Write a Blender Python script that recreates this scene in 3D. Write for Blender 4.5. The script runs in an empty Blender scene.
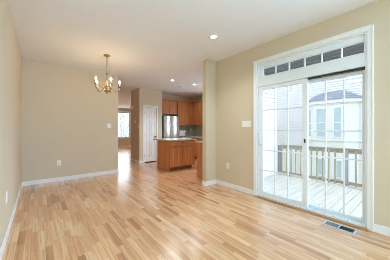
import bpy, bmesh, math, random
from mathutils import Vector, Matrix
random.seed(7)
PI = math.pi
sc = bpy.context.scene
col = sc.collection

# ------------------------------------------------------------------ camera, sky, exposure
F_PX = 190.4
YAW = 0.6888
CAM = Vector((0.0, 0.0, 1.21))
cd = bpy.data.cameras.new('camera')
cam = bpy.data.objects.new('camera', cd); col.objects.link(cam)
cd.sensor_fit = 'HORIZONTAL'; cd.sensor_width = 36.0
cd.lens = 36.0 * F_PX / 390.0
cd.clip_start = 0.02; cd.clip_end = 300
cam.location = CAM
cam.rotation_euler = (PI / 2, 0.0, -YAW)
sc.camera = cam

world = bpy.data.worlds.new('sky'); sc.world = world
world.use_nodes = True
wn = world.node_tree; wn.nodes.clear()
wo = wn.nodes.new('ShaderNodeOutputWorld'); wb = wn.nodes.new('ShaderNodeBackground')
wtc = wn.nodes.new('ShaderNodeTexCoord'); wsep = wn.nodes.new('ShaderNodeSeparateXYZ')
wr = wn.nodes.new('ShaderNodeValToRGB')
wr.color_ramp.elements[0].position = 0.0; wr.color_ramp.elements[0].color = (0.83, 0.89, 1.0, 1)
wr.color_ramp.elements[1].position = 0.9; wr.color_ramp.elements[1].color = (0.78, 0.865, 1.0, 1)
wn.links.new(wtc.outputs['Generated'], wsep.inputs[0]); wn.links.new(wsep.outputs['Z'], wr.inputs[0])
wn.links.new(wr.outputs[0], wb.inputs['Color']); wn.links.new(wb.outputs[0], wo.inputs['Surface'])
wb.inputs['Strength'].default_value = 1.9

# hazy bright sun, low over the open end of the deck
sl = bpy.data.lights.new('sun', 'SUN'); sl.energy = 4.4; sl.angle = math.radians(35); sl.color = (0.56, 0.80, 1.0)
so = bpy.data.objects.new('sun', sl); col.objects.link(so); so.location = (20, -16, 14)
so.rotation_euler = Vector((-0.76, 0.65, -0.32)).to_track_quat('-Z', 'Y').to_euler()

sc.view_settings.view_transform = 'Standard'
sc.view_settings.look = 'None'
sc.view_settings.exposure = 0.28
sc.view_settings.gamma = 1.0
sc.view_settings.use_curve_mapping = False
sc.cycles.max_bounces = 14
sc.cycles.diffuse_bounces = 8
sc.cycles.glossy_bounces = 6
sc.cycles.transparent_max_bounces = 16
sc.cycles.sample_clamp_indirect = 8.0
sc.cycles.caustics_reflective = False
sc.cycles.caustics_refractive = False
sc.cycles.use_denoising = True
sc.cycles.pixel_filter_type = 'BLACKMAN_HARRIS'
sc.cycles.filter_width = 0.9

# front window daylight, plus fill lamps added at unseen rear, side and kitchen windows
def window_area_light(name, loc, rot, sx, sy, watts, c=(1.0, 0.97, 0.93)):
    l = bpy.data.lights.new(name, 'AREA'); l.shape = 'RECTANGLE'; l.size = sx; l.size_y = sy; l.energy = watts; l.color = c
    o = bpy.data.objects.new(name, l); col.objects.link(o); o.location = loc; o.rotation_euler = rot
    return o
window_area_light('rear_fill_light', (1.4, -4.55, 1.4), (PI / 2, 0, 0), 2.7, 2.1, 40, (0.36, 0.69, 1.0))
window_area_light('side_fill_light', (3.05, -2.55, 1.4), (PI / 2, 0, PI / 2), 2.8, 2.0, 300, (0.36, 0.69, 1.0))
window_area_light('front_window_daylight', (4.19, 13.55, 1.56), (-PI / 2, 0, 0), 1.7, 1.7, 18, (0.80, 0.90, 1.0))
window_area_light('kitchen_fill_light', (5.62, 4.55, 1.6), (PI / 2, 0, PI / 2), 1.0, 0.9, 18, (0.70, 0.86, 1.0))

LAMP_DOWN = 14.0        # watts of each recessed downlight
BULB = 230.0             # radiance of each candle bulb

# ------------------------------------------------------------------ materials
def new_mat(name):
    m = bpy.data.materials.new(name); m.use_nodes = True
    nt = m.node_tree; b = nt.nodes['Principled BSDF']
    return m, nt, b

def simple(name, c, rough=0.5, metal=0.0, noise=0.0, scale=30.0, bump=0.0, coat=0.0, spec=0.5):
    m, nt, b = new_mat(name)
    b.inputs['Base Color'].default_value = (*c, 1)
    b.inputs['Roughness'].default_value = rough
    b.inputs['Metallic'].default_value = metal
    b.inputs['Coat Weight'].default_value = coat
    b.inputs['Specular IOR Level'].default_value = spec
    if noise or bump:
        tc = nt.nodes.new('ShaderNodeTexCoord'); n = nt.nodes.new('ShaderNodeTexNoise')
        n.inputs['Scale'].default_value = scale; n.inputs['Detail'].default_value = 4
        nt.links.new(tc.outputs['Object'], n.inputs['Vector'])
        if noise:
            r = nt.nodes.new('ShaderNodeValToRGB')
            r.color_ramp.elements[0].position = 0.3; r.color_ramp.elements[1].position = 0.7
            r.color_ramp.elements[0].color = (*[x * (1 - noise) for x in c], 1)
            r.color_ramp.elements[1].color = (*[min(1, x * (1 + noise)) for x in c], 1)
            nt.links.new(n.outputs['Fac'], r.inputs[0]); nt.links.new(r.outputs[0], b.inputs['Base Color'])
        if bump:
            bp = nt.nodes.new('ShaderNodeBump'); bp.inputs['Strength'].default_value = bump
            bp.inputs['Distance'].default_value = 0.002
            nt.links.new(n.outputs['Fac'], bp.inputs['Height']); nt.links.new(bp.outputs[0], b.inputs['Normal'])
    return m

def emis(name, c, s):
    m, nt, b = new_mat(name)
    b.inputs['Base Color'].default_value = (*c, 1)
    b.inputs['Emission Color'].default_value = (*c, 1)
    b.inputs['Emission Strength'].default_value = s
    return m

def glass_mat(name, tint=(0.97, 0.985, 0.99), refl=0.5):
    m, nt, b = new_mat(name); nt.nodes.remove(b)
    out = nt.nodes['Material Output']
    t = nt.nodes.new('ShaderNodeBsdfTransparent'); t.inputs[0].default_value = (*tint, 1)
    g = nt.nodes.new('ShaderNodeBsdfGlossy'); g.inputs['Roughness'].default_value = 0.02
    fr = nt.nodes.new('ShaderNodeFresnel'); fr.inputs['IOR'].default_value = 1.45
    mx = nt.nodes.new('ShaderNodeMixShader')
    mu = nt.nodes.new('ShaderNodeMath'); mu.operation = 'MULTIPLY'; mu.inputs[1].default_value = refl
    nt.links.new(fr.outputs[0], mu.inputs[0])
    nt.links.new(mu.outputs[0], mx.inputs[0]); nt.links.new(t.outputs[0], mx.inputs[1]); nt.links.new(g.outputs[0], mx.inputs[2])
    nt.links.new(mx.outputs[0], out.inputs['Surface'])
    return m

def wood_mat(name, dark, mid, light, axis='Z', rough=0.4, scale=1.0, coat=0.0):
    """long-grained wood: noise stretched along one axis"""
    m, nt, b = new_mat(name); L = nt.links.new
    tc = nt.nodes.new('ShaderNodeTexCoord'); mp = nt.nodes.new('ShaderNodeMapping')
    s = {'X': (1.2, 22, 22), 'Y': (22, 1.2, 22), 'Z': (22, 22, 1.2)}[axis]
    mp.inputs['Scale'].default_value = tuple(q * scale for q in s)
    n = nt.nodes.new('ShaderNodeTexNoise'); n.inputs['Scale'].default_value = 1.0; n.inputs['Detail'].default_value = 5
    r = nt.nodes.new('ShaderNodeValToRGB')
    e = r.color_ramp.elements
    e[0].position = 0.28; e[0].color = (*dark, 1); e[1].position = 0.75; e[1].color = (*light, 1)
    k = e.new(0.5); k.color = (*mid, 1)
    L(tc.outputs['Object'], mp.inputs[0]); L(mp.outputs[0], n.inputs['Vector'])
    L(n.outputs['Fac'], r.inputs[0]); L(r.outputs[0], b.inputs['Base Color'])
    b.inputs['Roughness'].default_value = rough; b.inputs['Coat Weight'].default_value = coat
    return m

def floor_mat():
    """oak strip floor: strips run along Y, random lengths and tones"""
    m, nt, b = new_mat('oak_strip_floor'); L = nt.links.new
    def math_(op, a, c=None):
        n = nt.nodes.new('ShaderNodeMath'); n.operation = op
        for i, v in enumerate((a, c)):
            if v is None: continue
            if isinstance(v, (int, float)): n.inputs[i].default_value = v
            else: L(v, n.inputs[i])
        return n.outputs[0]
    tc = nt.nodes.new('ShaderNodeTexCoord'); sp = nt.nodes.new('ShaderNodeSeparateXYZ')
    L(tc.outputs['Object'], sp.inputs[0])
    W = 0.058
    rx = math_('DIVIDE', sp.outputs['X'], W)
    row = math_('FLOOR', rx); fx = math_('FRACT', rx)
    wr1 = nt.nodes.new('ShaderNodeTexWhiteNoise'); wr1.noise_dimensions = '1D'; L(row, wr1.inputs['W'])
    wr2 = nt.nodes.new('ShaderNodeTexWhiteNoise'); wr2.noise_dimensions = '1D'; L(math_('ADD', row, 57.3), wr2.inputs['W'])
    length = math_('ADD', math_('MULTIPLY', wr2.outputs['Value'], 0.42), 0.30)
    ly = math_('ADD', math_('DIVIDE', sp.outputs['Y'], length), math_('MULTIPLY', wr1.outputs['Value'], 9.7))
    idx = math_('FLOOR', ly); fy = math_('FRACT', ly)
    cmb = nt.nodes.new('ShaderNodeCombineXYZ'); L(row, cmb.inputs[0]); L(idx, cmb.inputs[1])
    wc = nt.nodes.new('ShaderNodeTexWhiteNoise'); wc.noise_dimensions = '3D'; L(cmb.outputs[0], wc.inputs['Vector'])
    tone = nt.nodes.new('ShaderNodeValToRGB'); e = tone.color_ramp.elements
    e[0].position = 0.0; e[0].color = FLOOR[0]
    e[1].position = 1.0; e[1].color = FLOOR[5]
    for p, c in ((0.08, FLOOR[1]), (0.26, FLOOR[2]), (0.5, FLOOR[3]), (0.78, FLOOR[4])):
        k = e.new(p); k.color = c
    L(wc.outputs['Value'], tone.inputs[0])
    # grain
    mp = nt.nodes.new('ShaderNodeMapping'); mp.inputs['Scale'].default_value = (55, 2.2, 1)
    off = nt.nodes.new('ShaderNodeVectorMath'); off.operation = 'ADD'
    sc3 = nt.nodes.new('ShaderNodeVectorMath'); sc3.operation = 'SCALE'; sc3.inputs['Scale'].default_value = 13.0
    L(wc.outputs['Color'], sc3.inputs[0]); L(tc.outputs['Object'], mp.inputs[0])
    L(mp.outputs[0], off.inputs[0]); L(sc3.outputs[0], off.inputs[1])
    gn = nt.nodes.new('ShaderNodeTexNoise'); gn.inputs['Scale'].default_value = 1.0; gn.inputs['Detail'].default_value = 5
    gn.inputs['Distortion'].default_value = 0.6
    L(off.outputs[0], gn.inputs['Vector'])
    gr = nt.nodes.new('ShaderNodeValToRGB')
    gr.color_ramp.elements[0].position = 0.3; gr.color_ramp.elements[0].color = (0.74, 0.69, 0.64, 1)
    gr.color_ramp.elements[1].position = 0.62; gr.color_ramp.elements[1].color = (1.07, 1.07, 1.07, 1)
    L(gn.outputs['Fac'], gr.inputs[0])
    mul = nt.nodes.new('ShaderNodeMix'); mul.data_type = 'RGBA'; mul.blend_type = 'MULTIPLY'; mul.inputs[0].default_value = 1.0
    L(tone.outputs[0], mul.inputs[6]); L(gr.outputs[0], mul.inputs[7])
    # seams
    ex = math_('LESS_THAN', math_('MULTIPLY', math_('SUBTRACT', 0.5, math_('ABSOLUTE', math_('SUBTRACT', fx, 0.5))), W), 0.0012)
    ey = math_('LESS_THAN', math_('MULTIPLY', math_('SUBTRACT', 0.5, math_('ABSOLUTE', math_('SUBTRACT', fy, 0.5))), length), 0.0015)
    seam = math_('MAXIMUM', ex, ey)
    mx = nt.nodes.new('ShaderNodeMix'); mx.data_type = 'RGBA'
    L(math_('MULTIPLY', seam, 0.55), mx.inputs[0]); L(mul.outputs[2], mx.inputs[6]); mx.inputs[7].default_value = (0.22, 0.12, 0.06, 1)
    L(mx.outputs[2], b.inputs['Base Color'])
    b.inputs['Roughness'].default_value = 0.26
    b.inputs['Coat Weight'].default_value = 0.75; b.inputs['Coat Roughness'].default_value = 0.21
    bp = nt.nodes.new('ShaderNodeBump'); bp.inputs['Strength'].default_value = 0.08; bp.inputs['Distance'].default_value = 0.002
    L(math_('SUBTRACT', gn.outputs['Fac'], seam), bp.inputs['Height']); L(bp.outputs[0], b.inputs['Normal'])
    return m

FLOOR = [(0.43, 0.205, 0.092, 1), (0.57, 0.29, 0.138, 1), (0.68, 0.375, 0.188, 1),
         (0.72, 0.412, 0.215, 1), (0.76, 0.46, 0.253, 1), (0.81, 0.535, 0.32, 1)]

def brick_mat(name, c1, c2, mortar, w, h, rough=0.5, msize=0.02, vert=True, bump=0.3):
    m, nt, b = new_mat(name); L = nt.links.new
    tc = nt.nodes.new('ShaderNodeTexCoord'); sp = nt.nodes.new('ShaderNodeSeparateXYZ'); cb = nt.nodes.new('ShaderNodeCombineXYZ')
    L(tc.outputs['Object'], sp.inputs[0])
    a = nt.nodes.new('ShaderNodeMath'); a.operation = 'ADD'; L(sp.outputs['X'], a.inputs[0]); L(sp.outputs['Y'], a.inputs[1])
    L(a.outputs[0], cb.inputs[0]); L(sp.outputs['Z'], cb.inputs[1])
    t = nt.nodes.new('ShaderNodeTexBrick'); t.inputs['Scale'].default_value = 1.0
    t.inputs['Color1'].default_value = (*c1, 1); t.inputs['Color2'].default_value = (*c2, 1); t.inputs['Mortar'].default_value = (*mortar, 1)
    t.inputs['Brick Width'].default_value = w; t.inputs['Row Height'].default_value = h; t.inputs['Mortar Size'].default_value = msize * h
    L(cb.outputs[0], t.inputs['Vector']); L(t.outputs['Color'], b.inputs['Base Color'])
    b.inputs['Roughness'].default_value = rough
    return m

def steel_mat():
    m, nt, b = new_mat('brushed_steel'); L = nt.links.new
    tc = nt.nodes.new('ShaderNodeTexCoord'); mp = nt.nodes.new('ShaderNodeMapping'); mp.inputs['Scale'].default_value = (180, 180, 1.5)
    n = nt.nodes.new('ShaderNodeTexNoise'); n.inputs['Scale'].default_value = 1.0
    mr = nt.nodes.new('ShaderNodeMapRange'); mr.inputs['To Min'].default_value = 0.2; mr.inputs['To Max'].default_value = 0.36
    L(tc.outputs['Object'], mp.inputs[0]); L(mp.outputs[0], n.inputs['Vector']); L(n.outputs['Fac'], mr.inputs[0])
    L(mr.outputs[0], b.inputs['Roughness'])
    b.inputs['Base Color'].default_value = (0.72, 0.72, 0.73, 1); b.inputs['Metallic'].default_value = 1.0
    b.inputs['Anisotropic'].default_value = 0.4
    return m

M = {}
M['wall'] = simple('tan_wall_paint', (0.64, 0.55, 0.415), 0.72, noise=0.012, scale=3, bump=0.04)
M['ceiling'] = simple('white_ceiling_paint', (0.82, 0.845, 0.89), 0.85, noise=0.01, scale=4, bump=0.03)
M['trim'] = simple('white_trim_paint', (0.85, 0.86, 0.87), 0.38, noise=0.006, scale=12)
M['vinyl'] = simple('white_vinyl', (0.79, 0.845, 0.89), 0.42, noise=0.006, scale=12)
M['door'] = simple('white_door_paint', (0.84, 0.85, 0.85), 0.45, noise=0.006, scale=12)
M['plastic'] = simple('white_plastic', (0.86, 0.86, 0.83), 0.35, noise=0.006, scale=40)
M['floor'] = floor_mat()
M['cab'] = wood_mat('honey_oak', (0.42, 0.155, 0.055), (0.54, 0.215, 0.08), (0.64, 0.28, 0.115), 'Z', 0.36, coat=0.2)
M['cabx'] = wood_mat('honey_oak_rail', (0.42, 0.155, 0.055), (0.54, 0.215, 0.08), (0.64, 0.28, 0.115), 'X', 0.36, coat=0.2)
M['caby'] = wood_mat('honey_oak_rail_side', (0.42, 0.155, 0.055), (0.54, 0.215, 0.08), (0.64, 0.28, 0.115), 'Y', 0.36, coat=0.2)
M['frame'] = wood_mat('oak_frame_gap_shade', (0.27, 0.11, 0.042), (0.35, 0.15, 0.06), (0.42, 0.19, 0.08), 'Z', 0.4)  # darker than the doors: shade of the gaps put into the frame colour
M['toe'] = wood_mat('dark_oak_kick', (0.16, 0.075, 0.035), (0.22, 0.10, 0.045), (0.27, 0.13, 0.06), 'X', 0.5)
M['counter'] = simple('speckled_cream_counter', (0.53, 0.50, 0.44), 0.22, noise=0.12, scale=160)
M['tile'] = brick_mat('grey_green_tile', (0.40, 0.41, 0.33), (0.46, 0.46, 0.38), (0.34, 0.34, 0.28), 0.15, 0.075, 0.3, 0.05)
M['steel'] = steel_mat()
M['darkgrey'] = simple('dark_grey_side', (0.05, 0.05, 0.055), 0.5, noise=0.02, scale=20)
M['black'] = simple('black_metal', (0.02, 0.02, 0.022), 0.4, noise=0.02, scale=30)
M['brass'] = simple('aged_brass', (0.40, 0.29, 0.15), 0.34, 1.0, noise=0.05, scale=25)
M['crystal'] = simple('ivory_candle_sleeve', (0.84, 0.80, 0.70), 0.4, noise=0.01, scale=30)
M['bulb'] = emis('warm_bulb', (1.0, 0.72, 0.41), BULB)
M['lens'] = emis('downlight_lens', (1.0, 0.95, 0.86), 9.0)
M['lensdim'] = emis('downlight_lens_dim', (1.0, 0.95, 0.86), 0.5)
M['glass'] = glass_mat('window_glass')
M['thresh'] = wood_mat('oak_threshold', (0.34, 0.16, 0.06), (0.44, 0.22, 0.09), (0.52, 0.28, 0.12), 'Y', 0.4)
M['siding'] = simple('white_vinyl_siding', (0.76, 0.77, 0.79), 0.6, noise=0.012, scale=5)
M['outtrim'] = simple('white_exterior_trim', (0.84, 0.85, 0.86), 0.55, noise=0.01, scale=8)
M['nglass'] = simple('blue_grey_window_glass', (0.52, 0.63, 0.70), 0.08, noise=0.05, scale=2)
M['blind'] = simple('white_blind', (0.80, 0.83, 0.84), 0.7, noise=0.01, scale=20)
M['shingle'] = brick_mat('blue_grey_shingle', (0.27, 0.31, 0.37), (0.34, 0.38, 0.44), (0.20, 0.23, 0.28), 0.3, 0.14, 0.8, 0.08)
M['deck'] = wood_mat('weathered_deck_board', (0.62, 0.57, 0.48), (0.76, 0.71, 0.62), (0.84, 0.80, 0.73), 'X', 0.6)
M['rail'] = wood_mat('weathered_rail_wood', (0.38, 0.30, 0.21), (0.48, 0.39, 0.28), (0.56, 0.48, 0.37), 'Y', 0.7)
M['bal'] = wood_mat('weathered_baluster_wood', (0.40, 0.33, 0.24), (0.50, 0.42, 0.31), (0.58, 0.50, 0.39), 'Z', 0.7)
M['post'] = wood_mat('grey_post_wood', (0.33, 0.33, 0.32), (0.42, 0.42, 0.41), (0.50, 0.50, 0.49), 'Z', 0.7)
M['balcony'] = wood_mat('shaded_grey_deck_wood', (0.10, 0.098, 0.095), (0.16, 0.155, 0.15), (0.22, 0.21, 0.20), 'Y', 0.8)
M['ground'] = simple('pale_concrete', (0.45, 0.46, 0.43), 0.9, noise=0.15, scale=2)
M['vent'] = simple('grey_vent_metal', (0.62, 0.63, 0.64), 0.4, 0.3, noise=0.02, scale=30)
M['louvre'] = simple('grey_louvre_metal', (0.22, 0.225, 0.23), 0.75, 0.0, noise=0.02, scale=30)
M['duct'] = simple('duct_shade', (0.03, 0.03, 0.03), 0.7, noise=0.02, scale=20)
M['appliance'] = simple('pale_grey_enamel', (0.62, 0.64, 0.62), 0.3, noise=0.01, scale=10)
M['grass'] = simple('winter_lawn', (0.30, 0.32, 0.18), 0.95, noise=0.25, scale=1.5)

# ------------------------------------------------------------------ mesh helpers
class MB:
    def __init__(self): self.bm = bmesh.new()
    def _add(self, geom_bm):
        me = bpy.data.meshes.new('tmp'); geom_bm.to_mesh(me); geom_bm.free()
        self.bm.from_mesh(me); bpy.data.meshes.remove(me)
    def box(self, x0, x1, y0, y1, z0, z1, bevel=0.0, mat4=None):
        b = bmesh.new(); bmesh.ops.create_cube(b, size=1.0)
        sx, sy, sz = abs(x1 - x0), abs(y1 - y0), abs(z1 - z0)
        for v in b.verts:
            v.co = Vector(((x0 + x1) / 2 + v.co.x * sx, (y0 + y1) / 2 + v.co.y * sy, (z0 + z1) / 2 + v.co.z * sz))
        if bevel > 0:
            bmesh.ops.bevel(b, geom=list(b.edges), offset=min(bevel, sx * .45, sy * .45, sz * .45), segments=2, affect='EDGES', profile=0.5)
        if mat4 is not None: bmesh.ops.transform(b, matrix=mat4, verts=b.verts)
        self._add(b); return self
    def fbox(self, fr, u0, u1, v0, v1, w0, w1, bevel=0.0):
        """box in a face frame: fr = (origin, U, N); V is up"""
        o, U, N = Vector(fr[0]), Vector(fr[1]), Vector(fr[2]); V = Vector((0, 0, 1))
        m = Matrix(((U.x, V.x, N.x, o.x), (U.y, V.y, N.y, o.y), (U.z, V.z, N.z, o.z), (0, 0, 0, 1)))
        return self.box(u0, u1, v0, v1, w0, w1, bevel, m)
    def lathe(self, c, prof, seg=20, smooth=True):
        b = bmesh.new(); rings = []
        for r, z in prof:
            if r < 1e-6: rings.append([b.verts.new((c[0], c[1], c[2] + z))])
            else: rings.append([b.verts.new((c[0] + r * math.cos(2 * PI * k / seg), c[1] + r * math.sin(2 * PI * k / seg), c[2] + z)) for k in range(seg)])
        for A, B in zip(rings, rings[1:]):
            for k in range(seg):
                k2 = (k + 1) % seg
                vs = []
                if len(A) == 1 and len(B) == 1: continue
                if len(A) == 1: vs = [A[0], B[k], B[k2]]
                elif len(B) == 1: vs = [A[k], A[k2], B[0]]
                else: vs = [A[k], A[k2], B[k2], B[k]]
                b.faces.new(vs)
        for R in (rings[0], rings[-1]):
            if len(R) > 1: b.faces.new(R)
        bmesh.ops.recalc_face_normals(b, faces=b.faces)
        for f in b.faces: f.smooth = smooth
        self._add(b); return self
    def tube(self, pts, r, seg=8, cap=True, closed=False):
        b = bmesh.new(); P = [Vector(p) for p in pts]; n = len(P); rings = []
        rr = r if isinstance(r, (list, tuple)) else [r] * n
        prev = None
        for i in range(n):
            if closed: t = (P[(i + 1) % n] - P[i - 1]).normalized()
            else: t = (P[min(i + 1, n - 1)] - P[max(i - 1, 0)]).normalized()
            if prev is None:
                a = Vector((0, 0, 1)) if abs(t.z) < 0.9 else Vector((1, 0, 0))
                u = t.cross(a).normalized()
            else:
                u = (prev - t * prev.dot(t)).normalized()
            prev = u; w = t.cross(u)
            rings.append([b.verts.new(P[i] + (u * math.cos(2 * PI * k / seg) + w * math.sin(2 * PI * k / seg)) * rr[i]) for k in range(seg)])
        pairs = list(zip(rings, rings[1:])) + ([(rings[-1], rings[0])] if closed else [])
        for A, B in pairs:
            for k in range(seg):
                f = b.faces.new([A[k], A[(k + 1) % seg], B[(k + 1) % seg], B[k]]); f.smooth = True
        if cap and not closed: b.faces.new(rings[0][::-1]); b.faces.new(rings[-1])
        bmesh.ops.recalc_face_normals(b, faces=b.faces)
        self._add(b); return self
    def prism(self, poly, z0, z1):
        b = bmesh.new()
        A = [b.verts.new((x, y, z0)) for x, y in poly]; B = [b.verts.new((x, y, z1)) for x, y in poly]
        n = len(poly); b.faces.new(A[::-1]); b.faces.new(B)
        for k in range(n): b.faces.new([A[k], A[(k + 1) % n], B[(k + 1) % n], B[k]])
        bmesh.ops.recalc_face_normals(b, faces=b.faces)
        self._add(b); return self
    def poly(self, verts, faces):
        b = bmesh.new(); V = [b.verts.new(v) for v in verts]
        for f in faces: b.faces.new([V[i] for i in f])
        bmesh.ops.recalc_face_normals(b, faces=b.faces)
        self._add(b); return self
    def siding(self, p0, p1, N, z0, z1, lap=0.1, lip=0.016, back=0.06):
        """lap siding from p0 to p1 (xy), outward normal N (xy)"""
        b = bmesh.new(); p0 = Vector(p0); p1 = Vector(p1); N = Vector(N)
        prof = [(-back, z0)]; z = z0
        while z < z1 - 1e-4:
            zt = min(z + lap, z1)
            prof += [(lip, z), (0.0, zt)]; z = zt
        prof.append((-back, z1))
        A = [b.verts.new((p0.x + N.x * w, p0.y + N.y * w, zz)) for w, zz in prof]
        B = [b.verts.new((p1.x + N.x * w, p1.y + N.y * w, zz)) for w, zz in prof]
        n = len(prof)
        for k in range(n): b.faces.new([A[k], A[(k + 1) % n], B[(k + 1) % n], B[k]])
        bmesh.ops.recalc_face_normals(b, faces=b.faces)
        self._add(b); return self

def wloc(o):
    v = Vector((0, 0, 0))
    while o is not None: v = v + o.location; o = o.parent
    return v

def obj(name, mb, mat, parent=None, label=None, base=None, kind=None):
    """link a mesh built in world coordinates; its origin goes to parent (or base)"""
    me = bpy.data.meshes.new(name); 
    if parent is not None: off = wloc(parent)
    else: off = Vector(base) if base else Vector((0, 0, 0))
    bmesh.ops.translate(mb.bm, vec=-off, verts=mb.bm.verts)
    mb.bm.to_mesh(me); mb.bm.free()
    me.materials.append(mat)
    o = bpy.data.objects.new(name, me); col.objects.link(o)
    if parent is not None: o.parent = parent
    else: o.location = off
    if label: o['label'] = label
    if kind: o['kind'] = kind
    return o

def thing(name, label, cat, loc, group=None, kind=None):
    o = bpy.data.objects.new(name, None); o.empty_display_size = 0.1; col.objects.link(o)
    o.location = loc; o['label'] = label; o['category'] = cat
    if group: o['group'] = group
    if kind: o['kind'] = kind
    return o

def tag(o, label, cat, group=None, kind=None):
    o['label'] = label; o['category'] = cat
    if group: o['group'] = group
    if kind: o['kind'] = kind
    return o

def struct(name, mb, mat, label, cat, parent=None):
    o = obj(name, mb, mat, parent); o['kind'] = 'structure'
    o['label'] = label; o['category'] = cat
    return o

# ------------------------------------------------------------------ dimensions
H = 2.74
XL, XR = -0.277, 3.09            # left wall, patio door wall
YB, XD = 5.525, 1.737            # dining wall and its free end
YREAR = -4.6
SX, SY = 2.80, 3.02              # wall stub beside the kitchen
PX0, PX1, PY0, PY1 = 2.82, 3.75, 6.58, 7.40     # pantry block
KXR, KYB = 5.67, 7.0             # kitchen right and back walls
FY = 13.6                        # far wall of the front room
T = 0.15

# ------------------------------------------------------------------ the shell
b = MB().prism([(XL - T, YREAR - T), (XR + T, YREAR - T), (XR + T, SY + .02), (KXR + .08, SY + .02), (KXR + .08, FY + T), (XL - T, FY + T)], -0.15, 0.0)
struct('floor', b, M['floor'], 'light oak strip hardwood floor running through the rooms', 'floor')
b = MB().prism([(XL - T, YREAR - T), (XR + T, YREAR - T), (XR + T, SY + .02), (KXR + .08, SY + .02), (KXR + .08, FY + T), (XL - T, FY + T)], H, H + 0.2)
struct('ceiling', b, M['ceiling'], 'smooth white ceiling over the open rooms', 'ceiling')

struct('wall_left', MB().box(XL - T, XL, YREAR - T, FY + T, 0, H), M['wall'], 'bare tan wall along the left edge', 'wall')
struct('wall_back', MB().box(XL, XD, YB, YB + 0.14, 0, H), M['wall'], 'tan dining wall behind the chandelier', 'wall')

# patio door wall with door and transom opening; added fill-light window behind the camera
DY0, DY1, DZ = 0.455, 1.967, 2.41
b = MB()
b.box(XR, XR + T, DY1, SY, 0, H)
b.box(XR, XR + T, DY0, DY1, DZ, H)
b.box(XR, XR + T, -1.1, DY0, 0, H)
b.box(XR, XR + T, -4.0, -1.1, 0, 0.35); b.box(XR, XR + T, -4.0, -1.1, 2.45, H)
b.box(XR, XR + T, YREAR - T, -4.0, 0, H)
struct('wall_right', b, M['wall'], 'tan wall around the sliding patio door', 'wall')
# rear wall with a wide window added for fill light
b = MB()
b.box(XL, 0.0, YREAR - T, YREAR, 0, H); b.box(2.8, XR, YREAR - T, YREAR, 0, H)
b.box(0.0, 2.8, YREAR - T, YREAR, 0, 0.3); b.box(0.0, 2.8, YREAR - T, YREAR, 2.5, H)
struct('wall_rear', b, M['wall'], 'tan rear wall with an added wide window behind the camera', 'wall')
struct('wall_stub', MB().box(SX, KXR + .08, SY, SY + 0.12, 0, H), M['wall'], 'short tan wall end between patio wall and kitchen', 'wall')
struct('wall_pantry', MB().box(PX0, PX1, PY0, PY1, 0, 0.001).box(PX0, 3.01, PY0, PY0 + .1, 0, H).box(3.51, PX1, PY0, PY0 + .1, 0, H)
       .box(3.01, 3.51, PY0, PY0 + .1, 2.06, H).box(PX0, PX0 + .1, PY0 + .1, PY1, 0, H).box(PX1 - .1, PX1, PY0 + .1, PY1, 0, H)
       .box(PX0 + .1, PX1 - .1, PY1 - .1, PY1, 0, H), M['wall'], 'tan pantry block with a narrow white door', 'wall')
struct('wall_kitchen', MB().box(PX1, KXR + .08, KYB, KYB + 0.14, 0, H), M['wall'], 'tan kitchen wall behind fridge and cabinets', 'wall')
struct('wall_kitchen_side', MB().box(KXR, KXR + .08, SY + .12, 4.0, 0, H).box(KXR, KXR + .08, 5.1, KYB, 0, H).box(KXR, KXR + .08, 4.0, 5.1, 0, 1.1).box(KXR, KXR + .08, 4.0, 5.1, 2.1, H), M['wall'], 'tan side wall of the kitchen with cabinets', 'wall')
struct('wall_hall', MB().box(KXR, KXR + .08, KYB + .14, FY, 0, H), M['wall'], 'tan side wall of the front room', 'wall')
# far wall with window opening
WX0, WX1, WZ0, WZ1 = 3.3, 5.12, 0.66, 2.46
b = MB().box(XL, WX0, FY, FY + T, 0, H).box(WX1, KXR + .08, FY, FY + T, 0, H).box(WX0, WX1, FY, FY + T, 0, WZ0).box(WX0, WX1, FY, FY + T, WZ1, H)
struct('wall_far', b, M['wall'], 'tan far wall of the front room with a bright window', 'wall')
struct('wall_backsplash', MB().box(4.5, KXR, KYB - .012, KYB, 0.92, 1.41).box(KXR - .012, KXR, 5.2, KYB - .012, 0.92, 1.41), M['tile'],
       'grey green tiled backsplash under the wall cabinets', 'backsplash')

# baseboards
def base_run(name, x0, x1, y0, y1, label):
    t = MB(); h = 0.095
    t.box(x0, x1, y0, y1, 0, h, 0.004)
    # shoe moulding
    struct(name, t, M['trim'], label, 'baseboard')
D = 0.014
base_run('baseboard_left', XL, XL + D, YREAR, YB - D, 'white baseboard along the left wall')
base_run('baseboard_back', XL, XD + D, YB - D, YB, 'white baseboard along the dining wall')
base_run('baseboard_right', XR - D, XR, 2.03, SY, 'white baseboard between wall stub and patio door')
base_run('baseboard_door_side', XR - D, XR, YREAR, 0.395, 'white baseboard right of the patio door')
base_run('baseboard_stub', SX - D, XR - D, SY - D, SY, 'white baseboard on the front of the wall stub')
base_run('baseboard_stub_end', SX - D, SX, SY, SY + .12, 'white baseboard on the free end of the wall stub')
base_run('baseboard_pantry', PX0 - D, 2.955, PY0 - D, PY0, 'white baseboard left of the pantry door')
base_run('baseboard_pantry_side', PX0 - D, PX0, PY0, PY1, 'white baseboard on the hall side of the pantry')
base_run('baseboard_far', XL, KXR, FY - D, FY, 'white baseboard under the front window')
base_run('baseboard_hall_end', XD, XD + D, YB, YB + .14, 'white baseboard on the dining wall end')

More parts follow.
